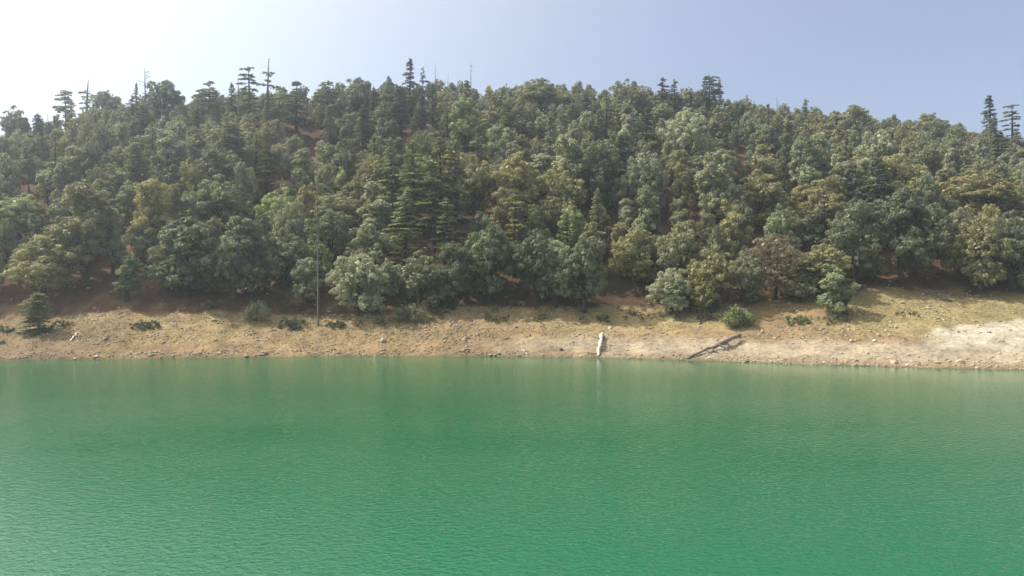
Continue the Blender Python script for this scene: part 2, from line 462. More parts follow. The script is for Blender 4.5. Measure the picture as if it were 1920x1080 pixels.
# ------------------------------------------------------------------ cedars, 16 units tall
def make_cedar(seed, style='full'):
    r = np.random.default_rng(seed + 900)
    H = 16.0
    tb = Tubes(); Q, T = [], []
    lean = r.normal(size=2) * .3; skew = r.uniform(0, 6.28)
    zz = np.linspace(-1.2, H, 9)
    path = np.stack([lean[0] * (zz / H) ** 2, lean[1] * (zz / H) ** 2, zz], 1)
    tb.add(path, np.interp(zz, [-1.2, 0, 2, H], [.42, .33, .27, .035]), 7)
    cfg = dict(full=(2.0, .9, 6, 3.6, 1.15), tiered=(4.0, 1.15, 6, 3.3, 1.3), umbrella=(8.5, 1.15, 6, 3.4, 1.5),
               sparse=(5.0, 1.5, 5, 3.2, 1.5), ragged=(6.0, 1.5, 4, 3.0, 1.4), sapling=(.6, .9, 6, 4.6, 1.2), spire=(2.0, 1.0, 6, 2.6, 1.2), loose=(4.2, .95, 7, 3.2, 1.7))[style]
    z0, gap, nb, Lm, dn = cfg
    z = z0
    while z < H - .25:
        h = (z - z0) / (H - z0)
        if style == 'sapling': L = Lm * (1 - .5 * h ** 1.5)
        elif style in ('full', 'spire'): L = Lm * ((1 - h) ** .8) + .35
        elif style == 'tiered': L = Lm * (1 - .75 * h ** 1.6) * (.55 + .6 * r.uniform())
        elif style in ('umbrella', 'loose'): L = Lm * (.62 + .5 * math.sin(math.pi * min(1, h * 1.05 + .15)))
        else: L = Lm * (1 - .6 * h) * r.uniform(.45, 1.15)
        if style == 'ragged' and z > H * .84: L *= .5
        a0 = r.uniform(0, 6.28); L *= r.uniform(.68, 1.12)
        for k in range(nb):
            if r.uniform() < (.1 if style in ('full', 'sapling', 'spire') else .25): continue
            a = a0 + 6.28 * k / nb + r.uniform(-.35, .35)
            l = L * r.uniform(.6, 1.12) * (1 + .22 * math.cos(a - skew)); zb = z + r.uniform(-.3, .3) * gap
            up = r.uniform(.1, .3) if style != 'sparse' else r.uniform(.0, .45)
            dirv = np.array((math.cos(a), math.sin(a)))
            side = np.array((-dirv[1], dirv[0]))
            s = np.linspace(0, 1, 5)
            lx = np.interp(zb, zz, path[:, 0]); ly = np.interp(zb, zz, path[:, 1])
            def bz(q): return zb + l * (up * q - (up * 0.9 + .12) * q ** 2)
            pts = np.stack([lx + dirv[0] * l * s, ly + dirv[1] * l * s, bz(s)], 1)
            tb.add(pts, np.linspace(.075, .018, 5) * (.6 + .12 * l), 4)
            bare = style == 'ragged' and z > H * .84
            if bare: continue
            n = int(dn * (14 + 13 * l * l)) if l < 2.2 else int(dn * (40 + 15 * l * l * .62))
            q = r.uniform(.22, 1.03, n) ** .85
            wid = .34 * l * np.sin(np.pi * np.clip(q * .82 + .12, 0, 1)) + .12
            o = r.uniform(-1, 1, n) * wid
            pos = np.stack([lx + dirv[0] * l * q + side[0] * o, ly + dirv[1] * l * q + side[1] * o,
                            bz(q) + .05 + r.normal(size=n) * .07 - .12 * np.abs(o)], 1)
            nn = unit(np.stack([.45 * r.normal(size=n), .45 * r.normal(size=n), np.ones(n)], 1))
            Ls = r.uniform(.13, .27, n)
            Q.append(leaf_quads(pos, nn, Ls, Ls * .55, r))
            T.append(np.clip(.5 + .15 * r.normal() + .15 * r.normal(size=n), 0, 1))
        z += gap * r.uniform(.8, 1.2) * (1 - .35 * h)
    if style != 'ragged':       # leader tuft
        n = 50
        pos = np.stack([path[-1, 0] + r.normal(size=n) * .14, path[-1, 1] + r.normal(size=n) * .14, r.uniform(H - 1.1, H + .15, n)], 1)
        nn = unit(r.normal(size=(n, 3)) + np.array((0, 0, .6)))
        Ls = r.uniform(.1, .2, n); Q.append(leaf_quads(pos, nn, Ls, Ls * .55, r)); T.append(np.full(n, .5))
    return np.concatenate(Q), np.concatenate(T), tb

def make_snag(seed, stubs=7, long=1.2, twigs=False, ztop=.95, zmin=.3):
    r = np.random.default_rng(seed + 300)
    H = 16.0; tb = Tubes()
    zz = np.linspace(-1, H, 9)
    px_ = np.cumsum(r.normal(size=9) * .04); py_ = np.cumsum(r.normal(size=9) * .04)
    tb.add(np.stack([px_, py_, zz], 1), np.interp(zz, [-1, 0, H * .7, H], [.32, .26, .15, .045]), 7)
    bt = []
    for k in range(stubs):
        z = r.uniform(H * zmin, H * ztop); a = r.uniform(0, 6.28); l = long * r.uniform(.4, 1.3)
        p0 = np.array((np.interp(z, zz, px_), np.interp(z, zz, py_), z))
        p1 = p0 + np.array((l * math.cos(a), l * math.sin(a), l * r.uniform(-.25, .5)))
        b = Tubes(); b.add(curve_pts(p0, p1, 5, .12 * l, .06, r), [.07, .06, .045, .03, .015], 4)
        if twigs:
            for q in range(3):
                m_ = p0 + (p1 - p0) * r.uniform(.4, .95); e = m_ + r.normal(size=3) * .45
                b.add(curve_pts(m_, e, 3, .05), [.03, .02, .01], 4)
        bt.append(b)
    return tb, bt

OAK, CED, SNAG = {}, {}, {}
def extent(Q):
    lo, hi = np.percentile(Q[..., :2].reshape(-1, 2), [.5, 99.5], axis=0)
    return float(np.percentile(Q[..., 2], 99.8)), float((hi - lo).mean())
for style, cnt in (('round', 8), ('tall', 5), ('oval', 8), ('bush', 2)):
    for k in range(cnt):
        Q, T, tb = make_oak(40 + k * 7 + len(style) * 100, style, 1.35 if style == 'bush' else 1.0)
        OAK[(style, k)] = (leaf_mesh('oak_crown', Q, T, M_leaf), tb.mesh('oak_trunk', M_bark), Q, T, extent(Q))
Q, T, tb = make_oak(991, 'round', .33)
OAK[('thin', 0)] = (leaf_mesh('oak_crown', Q, T, M_leaf), tb.mesh('oak_trunk', M_bark), Q, T, extent(Q))
for style, cnt in (('full', 4), ('tiered', 4), ('umbrella', 3), ('sparse', 3), ('ragged', 2), ('sapling', 2), ('spire', 2), ('loose', 1)):
    for k in range(cnt):
        Q, T, tb = make_cedar(k * 13 + len(style) * 50, style)
        CED[(style, k)] = (leaf_mesh('cedar_crown', Q, T, M_leaf), tb.mesh('cedar_trunk', M_bark), Q, T, (16.0, extent(Q)[1]))
for k, (st, lg, tw, zt, zm) in enumerate([(8, .8, False, .95, .3), (5, .5, False, .95, .5), (14, 2.2, True, .97, .55), (10, 1.5, True, .9, .25), (12, 1.1, False, .97, .15)]):
    tb, bt = make_snag(k, st, lg, tw, zt, zm)
    SNAG[k] = (tb.mesh('dead_trunk', M_dead), [b.mesh('dead_branch', M_dead) for b in bt])

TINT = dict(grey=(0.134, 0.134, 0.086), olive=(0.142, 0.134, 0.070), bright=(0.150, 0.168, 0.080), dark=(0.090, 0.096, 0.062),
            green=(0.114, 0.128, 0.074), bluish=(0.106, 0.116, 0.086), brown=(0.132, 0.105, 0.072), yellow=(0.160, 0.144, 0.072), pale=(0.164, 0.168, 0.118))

placed = []      # (x, y, radius)
def tree(kind, key, x, y, h, w, tint, label, group, rot=None, dz=0.0):
    """h, w: height and crown width in metres"""
    src = {'oak': OAK, 'cedar': CED}[kind]
    crown_me, trunk_me = src[key][0], src[key][1]
    base_h, base_w = src[key][4]
    name = 'oak_tree' if kind == 'oak' else 'cedar_tree'
    e = bpy.data.objects.new(name, None); C.objects.link(e)
    e.empty_display_size = .5
    e.location = (x, y, float(terrain(x, y)) - .1 + dz)
    e.rotation_euler = (0, 0, rng.uniform(0, 6.28) if rot is None else rot)
    e.scale = (w / base_w, w / base_w, h / base_h)
    tag(e, label, 'tree', group)
    t = bpy.data.objects.new('trunk', trunk_me); C.objects.link(t); t.parent = e
    c = bpy.data.objects.new('crown', crown_me); C.objects.link(c); c.parent = e
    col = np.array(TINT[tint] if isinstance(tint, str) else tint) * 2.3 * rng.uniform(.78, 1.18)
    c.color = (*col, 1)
    placed.append((x, y, w / 2))
    return e

def snag(k, x, y, h, thick, label, group=None, rot=0):
    e = bpy.data.objects.new('dead_tree', None); C.objects.link(e)
    e.location = (x, y, float(terrain(x, y)) - .1); e.rotation_euler = (0, 0, rot)
    e.scale = (thick, thick, h / 16.0)
    tag(e, label, 'dead tree', group)
    t = bpy.data.objects.new('trunk', SNAG[k][0]); C.objects.link(t); t.parent = e
    for b in SNAG[k][1]:
        o = bpy.data.objects.new('branch', b); C.objects.link(o); o.parent = e
    return e

# ------------------------------------------------------------------ trees that stand out in the photograph
G_OAK = 'oaks in the hillside wood'
G_CED = 'cedars in the hillside wood'
# (kind, style, variant, px, top, base, width, tint, label)
HERO = [
 ('oak','round',0, 82,440,556,130,'olive','olive green rounded oak at the left edge just above the young fir'),
 ('oak','tall',0, 160,342,530,105,'olive','tall olive oak with a pointed top, left of the bare red gully'),
 ('oak','tall',1, 212,388,515,52,'grey','small slim grey green oak on the left rim of the bare gully'),
 ('oak','tall',2, 290,335,485,72,'yellow','slim yellowish oak standing left of the twin dark round oaks'),
 ('oak','round',1, 268,418,492,66,'pale','low pale leaved oak left of the big dark round oak'),
 ('oak','round',2, 407,328,452,118,'green','rounded green oak directly above the twin dark dense oaks'),
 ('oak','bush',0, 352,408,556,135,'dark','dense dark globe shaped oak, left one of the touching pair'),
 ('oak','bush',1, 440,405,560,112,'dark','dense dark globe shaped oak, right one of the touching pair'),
 ('oak','bush',0, 318,452,548,66,'grey','smaller grey round oak leaning on the left dark globe oak'),
 ('oak','round',3, 530,352,472,92,'bright','bright yellow green round oak left of the tall bare trunk'),
 ('oak','round',4, 532,428,545,92,'grey','grey green oak below the bright yellow green round oak'),
 ('oak','round',5, 618,392,500,98,'green','oak whose crown is crossed by the tall bare trunk'),
 ('oak','tall',3, 575,482,578,52,'pale','small pale leafed oak just left of the tall bare trunk'),
 ('oak','round',6, 672,475,592,108,'pale','pale sunlit oak to the right of the tall bare trunk'),
 ('oak','round',0, 690,418,530,92,'grey','grey green oak rising behind the pale sunlit oak'),
 ('oak','round',1, 705,292,410,84,'olive','olive round oak left of the dense cedar stand'),
 ('oak','round',2, 790,470,582,92,'grey','grey green oak above the low shore bush, dark stem showing'),
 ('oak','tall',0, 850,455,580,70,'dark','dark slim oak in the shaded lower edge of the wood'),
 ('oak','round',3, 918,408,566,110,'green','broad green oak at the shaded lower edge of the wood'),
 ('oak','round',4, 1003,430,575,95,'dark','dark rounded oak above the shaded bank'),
 ('oak','tall',1, 1042,448,575,66,'pale','slim pale oak right of the dark rounded oak'),
 ('oak','round',5, 1095,438,585,86,'dark','dark oak with forked stem upslope of the bleached log'),
 ('oak','round',6, 1190,425,538,96,'olive','round olive oak standing alone on bare sandy ground'),
 ('oak','round',0, 1278,416,560,100,'grey','tall grey green oak right of the lone round olive oak'),
 ('oak','round',1, 1258,502,588,78,'pale','low pale oak at the foot of the tall grey green oak'),
 ('oak','round',2, 1335,458,588,96,'olive','olive oak upslope of the dark leaning log'),
 ('oak','round',3, 1398,470,575,70,'grey','grey oak left of the brown withered oak'),
 ('oak','thin',0, 1452,438,562,120,'brown','withered brown oak with thin leafless looking crown'),
 ('oak','round',4, 1540,458,556,112,'olive','spreading olive oak behind the slender young tree'),
 ('oak','round',5, 1500,500,566,70,'grey','low grey oak right of the withered brown oak'),
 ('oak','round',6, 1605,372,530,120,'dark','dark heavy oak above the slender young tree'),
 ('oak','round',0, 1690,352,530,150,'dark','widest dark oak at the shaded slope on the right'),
 ('oak','round',1, 1838,408,545,110,'olive','olive round oak near the right edge above the grassy bank'),
 ('oak','tall',2, 1795,402,522,64,'grey','slim grey oak left of the olive round oak near the right edge'),
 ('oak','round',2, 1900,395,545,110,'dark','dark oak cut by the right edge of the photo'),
 ('oak','tall',3, 870,183,300,58,'bright','bright yellow green slim oak below the middle skyline'),
 ('oak','round',3, 968,284,420,104,'yellow','golden olive oak right of the dense cedar stand'),
 ('oak','round',4, 890,290,420,84,'olive','olive oak touching the right side of the cedar stand'),
 ('oak','round',5, 1050,314,440,84,'olive','olive oak left of the thin bare stem at mid slope'),
 ('oak','round',6, 1122,262,395,84,'green','mid green rounded oak in the upper middle of the wood'),
 ('oak','round',0, 1290,205,330,96,'pale','pale green broad oak just below the right cedar clump'),
 ('oak','round',1, 1205,286,410,90,'pale','pale green oak in the middle of the right hand slope'),
 ('oak','round',2, 1425,318,430,96,'olive','olive oak among the mid slope oaks right of centre'),
 ('oak','round',3, 1530,338,450,110,'yellow','golden olive oak crown above the dark heavy oak'),
 ('oak','round',4, 1835,320,430,150,'yellow','wide golden oak near the right edge at mid slope'),
 ('oak','round',5, 1690,288,400,110,'olive','olive oak at mid slope above the widest dark oak'),
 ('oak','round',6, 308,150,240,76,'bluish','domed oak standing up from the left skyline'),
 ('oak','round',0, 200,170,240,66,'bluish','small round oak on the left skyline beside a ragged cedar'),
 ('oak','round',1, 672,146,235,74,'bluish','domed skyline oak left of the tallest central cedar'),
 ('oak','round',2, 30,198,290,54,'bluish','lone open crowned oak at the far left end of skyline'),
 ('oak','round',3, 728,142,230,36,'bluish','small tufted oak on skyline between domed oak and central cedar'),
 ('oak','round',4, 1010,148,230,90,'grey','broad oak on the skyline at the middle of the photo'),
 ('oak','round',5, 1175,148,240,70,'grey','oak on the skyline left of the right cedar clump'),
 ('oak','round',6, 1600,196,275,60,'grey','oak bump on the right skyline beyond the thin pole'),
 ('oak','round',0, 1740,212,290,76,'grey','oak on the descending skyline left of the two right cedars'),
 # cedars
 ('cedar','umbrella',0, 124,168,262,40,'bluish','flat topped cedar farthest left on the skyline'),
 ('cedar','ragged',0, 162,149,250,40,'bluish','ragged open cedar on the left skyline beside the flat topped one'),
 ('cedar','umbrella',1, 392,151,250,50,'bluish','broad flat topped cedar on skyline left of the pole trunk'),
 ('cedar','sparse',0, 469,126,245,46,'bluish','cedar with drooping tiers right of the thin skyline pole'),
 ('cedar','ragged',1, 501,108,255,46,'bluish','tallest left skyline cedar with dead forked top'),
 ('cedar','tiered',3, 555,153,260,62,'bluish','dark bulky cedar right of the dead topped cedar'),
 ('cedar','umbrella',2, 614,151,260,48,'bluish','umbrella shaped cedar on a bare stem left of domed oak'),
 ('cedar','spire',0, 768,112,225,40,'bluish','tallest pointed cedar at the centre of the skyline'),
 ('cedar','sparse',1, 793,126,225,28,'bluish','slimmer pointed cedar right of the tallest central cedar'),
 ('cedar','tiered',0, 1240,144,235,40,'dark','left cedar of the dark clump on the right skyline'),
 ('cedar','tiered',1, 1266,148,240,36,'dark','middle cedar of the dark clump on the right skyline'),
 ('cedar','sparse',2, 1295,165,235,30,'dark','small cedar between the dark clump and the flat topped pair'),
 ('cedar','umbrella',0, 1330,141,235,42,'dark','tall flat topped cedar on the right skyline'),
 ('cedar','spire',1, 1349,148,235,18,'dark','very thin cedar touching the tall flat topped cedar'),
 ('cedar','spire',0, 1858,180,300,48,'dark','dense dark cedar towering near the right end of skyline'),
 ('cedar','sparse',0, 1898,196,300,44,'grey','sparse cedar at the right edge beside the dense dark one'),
 ('cedar','tiered',0, 775,262,440,96,'green','broadest cedar in the dense mid slope cedar stand'),
 ('cedar','full',1, 735,258,420,76,'green','cedar at the left front of the mid slope cedar stand'),
 ('cedar','tiered',2, 826,256,420,70,'olive','olive topped cedar at the back of the cedar stand'),
 ('cedar','tiered',3, 812,300,470,86,'green','lower cedar in the middle of the cedar stand'),
 ('cedar','tiered',0, 700,250,380,56,'green','layered cedar on the left rim of the cedar stand'),
 ('cedar','full',3, 855,262,420,62,'grey','grey cedar on the right rim of the cedar stand'),
 ('cedar','full',0, 760,350,520,84,'green','lowest cedar under the cedar stand'),
 ('cedar','tiered',1, 835,372,530,70,'green','layered cedar below the right side of the cedar stand'),
 ('cedar','tiered',3, 962,330,520,72,'olive','tall olive cedar with visible stem right of the stand'),
 ('cedar','full',1, 1032,215,340,58,'bluish','blue green cedar in the upper slope right of centre'),
 ('cedar','full',2, 1165,250,360,60,'bluish','blue green cedar left of the pale green mid slope oak'),
 ('cedar','spire',1, 1470,300,420,44,'dark','dark pointed cedar poking from the oaks on right slope'),
 ('cedar','tiered',2, 1212,200,320,50,'dark','dark layered cedar below the right skyline clump'),
 ('cedar','tiered',0, 480,245,350,50,'grey','grey layered cedar on the dark left slope'),
 ('cedar','tiered',2, 500,270,370,44,'dark','dark layered cedar above the bright yellow green round oak'),
 ('cedar','sapling',0, 72,546,622,60,'green','young dark fir with pale upper branches on the left bank'),
 ('oak','oval',2, 1583,494,592,74,'green','slender young green tree on the right bank'),
]
for kind, st, k, px, top, base, wpx, tint, label in HERO:
    x, y = ground_hit(px, base)
    z = float(terrain(x, y))
    dx, dy, dz = ray(px, top)
    h = max(2.0, CAM_H + dz / dy * y - z)
    tree(kind, (st, k), x, y, h, wpx * y / F * 1.0, tint, label, G_OAK if kind == 'oak' else G_CED)

SN = [(0, 597, 335, 612, .72, 'tall bare grey tree trunk standing alone on the tan bank'),
      (2, 272, 127, 250, .95, 'dead skyline tree with forked bare top left of domed oak'),
      (4, 255, 158, 250, .7, 'short thin dead tree left of the forked dead skyline tree'),
      (1, 447, 139, 255, .75, 'thin dead pole on skyline touching the drooping cedar'),
      (1, 816, 118, 230, .55, 'thin bare pole on skyline right of the two pointed cedars'),
      (4, 883, 116, 230, .6, 'bare pole with small stubs, right one of two central poles'),
      (3, 840, 136, 230, .5, 'twiggy dead tree between the two bare skyline poles'),
      (1, 1456, 178, 255, .55, 'thin bare pole on the right skyline'),
      (4, 1350, 146, 250, .4, 'thin dead stem behind the tall flat topped right cedar'),
      (1, 448, 218, 345, .6, 'pale dead stem on the dark left slope'),
      (0, 91, 208, 300, .5, 'thin grey dead stem below the left skyline'),
      (1, 1088, 296, 385, .45, 'thin bare stem at mid slope right of olive oak'),
      (3, 1462, 445, 552, .8, 'leafless twiggy dead tree inside the withered brown oak')]
for k, px, top, base, th, label in SN:
    x, y = ground_hit(px, base); z = float(terrain(x, y))
    dx, dy, dz = ray(px, top)
    snag(k, x, y, CAM_H + dz / dy * y - z, th, label, 'bare dead trees', rot=k * 1.3)

# ------------------------------------------------------------------ the rest of the wood
def gap(x, y):
    """bare places between the trees, 0..1"""
    yf = np.interp(x, FX, FY); yr = np.interp(x, RX, RY); t = (y - yf) / (yr - yf)
    px, py = project(x, y, terrain(x, y))
    g = 0
    for cx, cy, rx, ry in ((235, 520, 75, 60), (255, 450, 26, 50), (490, 480, 26, 90), (560, 290, 55, 50), (505, 330, 24, 40), (735, 500, 24, 36),
                           (1150, 540, 50, 36), (1210, 528, 50, 22), (1400, 400, 45, 22), (1120, 545, 60, 20), (1700, 520, 60, 40), (1000, 290, 20, 20)):
        g = np.maximum(g, np.exp(-(((px - cx) / rx) ** 2 + ((py - cy) / ry) ** 2) ** 2))
    return g

fill = []
P = list(placed)
cx_ = rng.uniform(-160, 165, 60000); cy_ = rng.uniform(132, 272, 60000)
ct_ = (cy_ - np.interp(cx_, FX, FY)) / (np.interp(cx_, RX, RY) - np.interp(cx_, FX, FY))
cpx, cpy = project(cx_, cy_, terrain(cx_, cy_))
keep = (ct_ > .03) & (ct_ < 1.06) & (cpx > -25) & (cpx < 1945) & (rng.uniform(size=60000) > gap(cx_, cy_))
for x, y, t, px in zip(cx_[keep], cy_[keep], ct_[keep], cpx[keep]):
    w = rng.choice([rng.uniform(3.4, 5.5), rng.uniform(5.0, 8.6)]) * (1.1 - .2 * t)
    PA = np.array(P)
    if (np.hypot(PA[:, 0] - x, PA[:, 1] - y) < (PA[:, 2] + w / 2) * .88).any(): continue
    P.append((x, y, w / 2)); fill.append((float(x), float(y), w, float(t), float(px)))

# wording for the rest: place in the wood by named neighbours
COLS = [(110, 'above the young dark fir'), (230, 'left of the bare red gully'), (330, 'above the slim yellowish oak'),
        (450, 'above the twin dark globe oaks'), (560, 'above the bright yellow green oak'), (660, 'above the tall bare trunk'),
        (760, 'above the pale sunlit oak'), (870, 'around the cedar stand'), (985, 'right of the cedar stand'), (1080, 'above the slim pale oak'),
        (1170, 'above the bleached log'), (1260, 'above the lone round olive oak'), (1360, 'above the dark leaning log'),
        (1480, 'above the withered brown oak'), (1590, 'above the slender young tree'), (1720, 'above the widest dark oak'),
        (1830, 'above the grassy right bank'), (2100, 'at the right edge of the photo')]
ROWS = [(.22, 'lowest row'), (.42, 'lower slope'), (.62, 'middle slope'), (.82, 'upper slope'), (2, 'skyline crest')]
ORD = ['', 'second ', 'third ', 'fourth ', 'fifth ', 'sixth ', 'seventh ', 'eighth ', 'ninth ', 'tenth ']
WORD = dict(grey='grey green', olive='olive', bright='bright green', dark='dark green', green='mid green', bluish='hazy blue green',
            brown='brownish', yellow='golden olive', pale='pale grey green')
cells = {}; spill = []
fill.sort(key=lambda f: f[1])
n_oak = sum(1 for h in HERO if h[0] == 'oak')
for (x, y, w, t, px) in fill:
    # cedars gather in the middle and on the dark left slope
    pc = 0 if t > .84 else .05 + .35 * math.exp(-((px - 790) / 120) ** 2) + .10 * math.exp(-((px - 420) / 200) ** 2) * (t > .4) + .06 * math.exp(-((px - 1150) / 150) ** 2)
    ced = rng.uniform() < pc
    if not ced:
        n_oak += 1
        if n_oak > 300:
            spill.append((x, y, w)); continue
    u = rng.uniform()
    if ced: tint = 'green' if u < .3 else 'grey' if u < .5 else 'bluish' if u < .8 else 'dark'
    else: tint = 'grey' if u < .42 else 'green' if u < .60 else 'olive' if u < .75 else 'dark' if u < .82 else 'pale' if u < .92 else 'bright' if u < .96 else 'yellow'
    if t > .72 and tint in ('olive', 'bright', 'yellow') and px < 900: tint = 'bluish'  # warm tints swapped on the upper left: distance haze put into leaf colour
    row = next(n for lim, n in ROWS if t < lim); cl = next(n for lim, n in COLS if px < lim)
    cells.setdefault(('cedar' if ced else 'oak', row, cl, tint), []).append((px, x, y, w, t))
for (kind, row, cl, tint), lst in cells.items():
    lst.sort()
    for i, (px, x, y, w, t) in enumerate(lst):
        if len(lst) == 1: head = ''
        elif i == len(lst) - 1 and len(lst) <= 3: head = 'rightmost '
        else: head = ('leftmost ' if i == 0 else ORD[i] + 'from left ')
        label = f'{head}{WORD[tint]} {kind} {cl}, {row}'
        if kind == 'cedar':
            st = ['full', 'full', 'tiered', 'tiered', 'loose'][rng.integers(5)]
            k = int(rng.integers({'full': 4, 'tiered': 4, 'loose': 1}[st]))
            h = rng.uniform(10, 14) * (1 - .12 * t); tree('cedar', (st, k), x, y, h, w * .95, tint, label, G_CED)
        else:
            u = rng.uniform(); st = 'tall' if u < .2 else 'oval' if u < .66 else 'round'
            k = int(rng.integers({'tall': 5, 'oval': 8, 'round': 8}[st]))
            h = rng.uniform(6.6, 12.0) * (1 - .12 * t) * (w / 6.2) ** .5
            if st == 'tall': h *= 1.18; w *= .85
            if st == 'oval': h *= 1.1
            if t > .86: h *= .8
            tree('oak', (st, k), x, y, h, w * 1.02, tint, label, G_OAK)
print('oaks', n_oak, 'filler', len(fill))

# wood beyond the frame and behind the crest, one mass
SQ, STn, STt = [], [], []
cx_ = rng.uniform(-200, 200, 9000); cy_ = rng.uniform(130, 285, 9000)
ct_ = (cy_ - np.interp(cx_, FX, FY)) / (np.interp(cx_, RX, RY) - np.interp(cx_, FX, FY))
cpx, cpy = project(cx_, cy_, terrain(cx_, cy_))
keep = (ct_ > .03) & (ct_ < 1.35) & ((cpx < -30) | (cpx > 1950) | (ct_ > 1.07))
for x, y in zip(cx_[keep], cy_[keep]):
    w = rng.uniform(6, 9); PA = np.array(P)
    if (np.hypot(PA[:, 0] - x, PA[:, 1] - y) < .8 * (PA[:, 2] + w / 2)).any(): continue
    P.append((x, y, w / 2)); spill.append((float(x), float(y), w))
for x, y, w in spill:
    k = int(rng.integers(8)); fs = 'round' if rng.uniform() < .4 else 'oval'; Q, T = OAK[(fs, k)][2:4]
    sel = rng.uniform(size=len(Q)) < .4
    q = Q[sel].copy(); tt = T[sel]
    cen = q.mean(1, keepdims=True); q = cen + (q - cen) * 1.45
    a = rng.uniform(0, 6.28); ca, sa = math.cos(a), math.sin(a)
    rot = np.stack([q[..., 0] * ca - q[..., 1] * sa, q[..., 0] * sa + q[..., 1] * ca, q[..., 2]], -1)
    h = rng.uniform(6.5, 8.5)
    rot = rot * np.array((w / (8.0 if fs == 'round' else 5.8),) * 2 + (h / 9.3,)) + np.array((x, y, float(terrain(x, y)) - .2))
    SQ.append(rot); STn.append(tt)
    tn = ['grey', 'green', 'olive', 'dark', 'pale'][int(rng.integers(5))]
    STt.append(np.repeat(np.array(TINT[tn])[None] * 2.3, len(tt), 0))
me = leaf_mesh('far_wood', np.concatenate(SQ), np.concatenate(STn), M_leaf_attr, np.concatenate(STt))
tag(link('far_wood', me), 'small distant oaks of the wood round the crest and sides of the hill', 'forest', kind='stuff')
print('far', len(spill))

# low scrub on the forest floor
SQ, STn, STt = [], [], []
for tr in range(4600):
    x = rng.uniform(-92, 98); y = rng.uniform(132, 250)
    yf = np.interp(x, FX, FY); t = (y - yf) / 100
    pxx = 960 + F * x / y
    edge = 640 < pxx < 1330 and -.055 < t < .05
    if t < .005 and not edge: continue
    if not edge and fbm(x / 7, y / 7, 77, 2) < -.05: continue
    if rng.uniform() < .75 * gap(x, y): continue
    r0 = rng.uniform(.45, 1.15) if edge else rng.uniform(.35, 1.25) if t < .22 and rng.uniform() < .5 else rng.uniform(.25, .8); k = int(26 * (r0 / .5) ** 1.5)
    dd = unit(rng.normal(size=(k, 3)) + np.array((0, 0, .6)))
    c = np.array((x, y, float(terrain(x, y)) + r0 * .3))
    SQ.append(leaf_quads(c + dd * r0 * rng.uniform(.4, 1.1, (k, 1)), unit(dd + .6 * rng.normal(size=(k, 3))), rng.uniform(.09, .2, k), rng.uniform(.06, .12, k), rng))
    STn.append(np.clip(.5 + .2 * rng.normal(size=k), 0, 1))
    tn = ['grey', 'dark', 'olive', 'brown', 'brown'][int(rng.integers(5))]
    STt.append(np.repeat(np.array(TINT[tn])[None] * .85, k, 0))
me = leaf_mesh('undergrowth', np.concatenate(SQ), np.concatenate(STn), M_leaf_attr, np.concatenate(STt))
tag(link('undergrowth', me), 'low scrubby undergrowth on the floor of the hillside wood', 'undergrowth', kind='stuff')

# ------------------------------------------------------------------ shrubs on the bank
def shrub(px, base, wpx, hpx, tint, label, flat=1.0, puffs=14, leafs=60, size=.13, kind='mound'):
    x, y = ground_hit(px, base); w = wpx * y / F; h = hpx * y / F
    e = bpy.data.objects.new('shrub', None); C.objects.link(e); e.location = (x, y, float(terrain(x, y)) - .05)
    tag(e, label, 'shrub', 'shrubs on the bank')
    Q, T = [], []
    tb = Tubes()
    puffs = int(puffs * 1.7)
    for k in range(puffs):
        ox = rng.uniform(-.5, .5) * w * .8; oy = rng.uniform(-.5, .5) * min(w, 2.5) * .8
        top = h * math.sqrt(max(.15, 1 - (2 * ox / w) ** 2)) * rng.uniform(.55, 1)
        gz = float(terrain(x + ox, y + oy) - terrain(x, y))
        zc = gz + (top * rng.uniform(.6, .85) if kind == 'open' else top * rng.uniform(.3, .8))
        pr = max(.16, min(w, h) * rng.uniform(.16, .28))
        dd = unit(rng.normal(size=(leafs, 3)) + np.array((0, 0, .4)))
        pos = np.array((ox, oy, zc)) + dd * pr * rng.uniform(.3, 1.15, (leafs, 1))
        pos[:, 2] = np.maximum(pos[:, 2], gz + .03)
        L = rng.uniform(.6, 1.3, leafs) * size
        Q.append(leaf_quads(pos, unit(dd + .6 * rng.normal(size=(leafs, 3))), L, L * .6, rng)); T.append(np.clip(.5 + .18 * rng.normal() + .15 * rng.normal(size=leafs), 0, 1))
        if k < 9: tb.add(curve_pts((ox * .15, oy * .15, -.1), (ox, oy, zc), 4, .05), [.05, .04, .03, .015], 5)
    c = link('foliage', leaf_mesh('shrub_leaves', np.concatenate(Q), np.concatenate(T), M_leaf), e)
    c.color = (*[q_ * 1.6 for q_ in TINT[tint]], 1)
    link('stems', tb.mesh('shrub_stems', M_bark), e)
    return e

shrub(483, 604, 54, 42, 'pale', 'round pale grey bush on its own stem left of tall bare trunk', puffs=22, leafs=70, kind='open')
shrub(548, 616, 52, 24, 'dark', 'low dark green mat just left of the tall bare trunk', puffs=16)
shrub(628, 613, 42, 15, 'dark', 'flat dark green mat just right of the tall bare trunk', puffs=12, size=.11)
shrub(271, 616, 70, 14, 'dark', 'long flat dark mat of leaves on the yellow left bank', puffs=20, size=.11)
shrub(772, 604, 70, 42, 'grey', 'grey green bush spilling onto the bank below the dark stemmed oak', puffs=26, leafs=70)
shrub(1384, 614, 56, 44, 'bright', 'fresh bright green bush above the dark leaning log', puffs=26, leafs=70, size=.16)
shrub(1496, 606, 48, 18, 'green', 'low green hedge like bush right of the bright green bush', puffs=14, size=.11)
shrub(1560, 604, 66, 18, 'grey', 'low grey green bush at the foot of the slender young tree', puffs=16, size=.11)
shrub(1322, 600, 40, 12, 'dark', 'small flat dark plant left of the bright green bush', puffs=9, size=.1)
shrub(1338, 582, 50, 42, 'grey', 'grey bush at the wood edge upslope of the bright green bush', puffs=16)
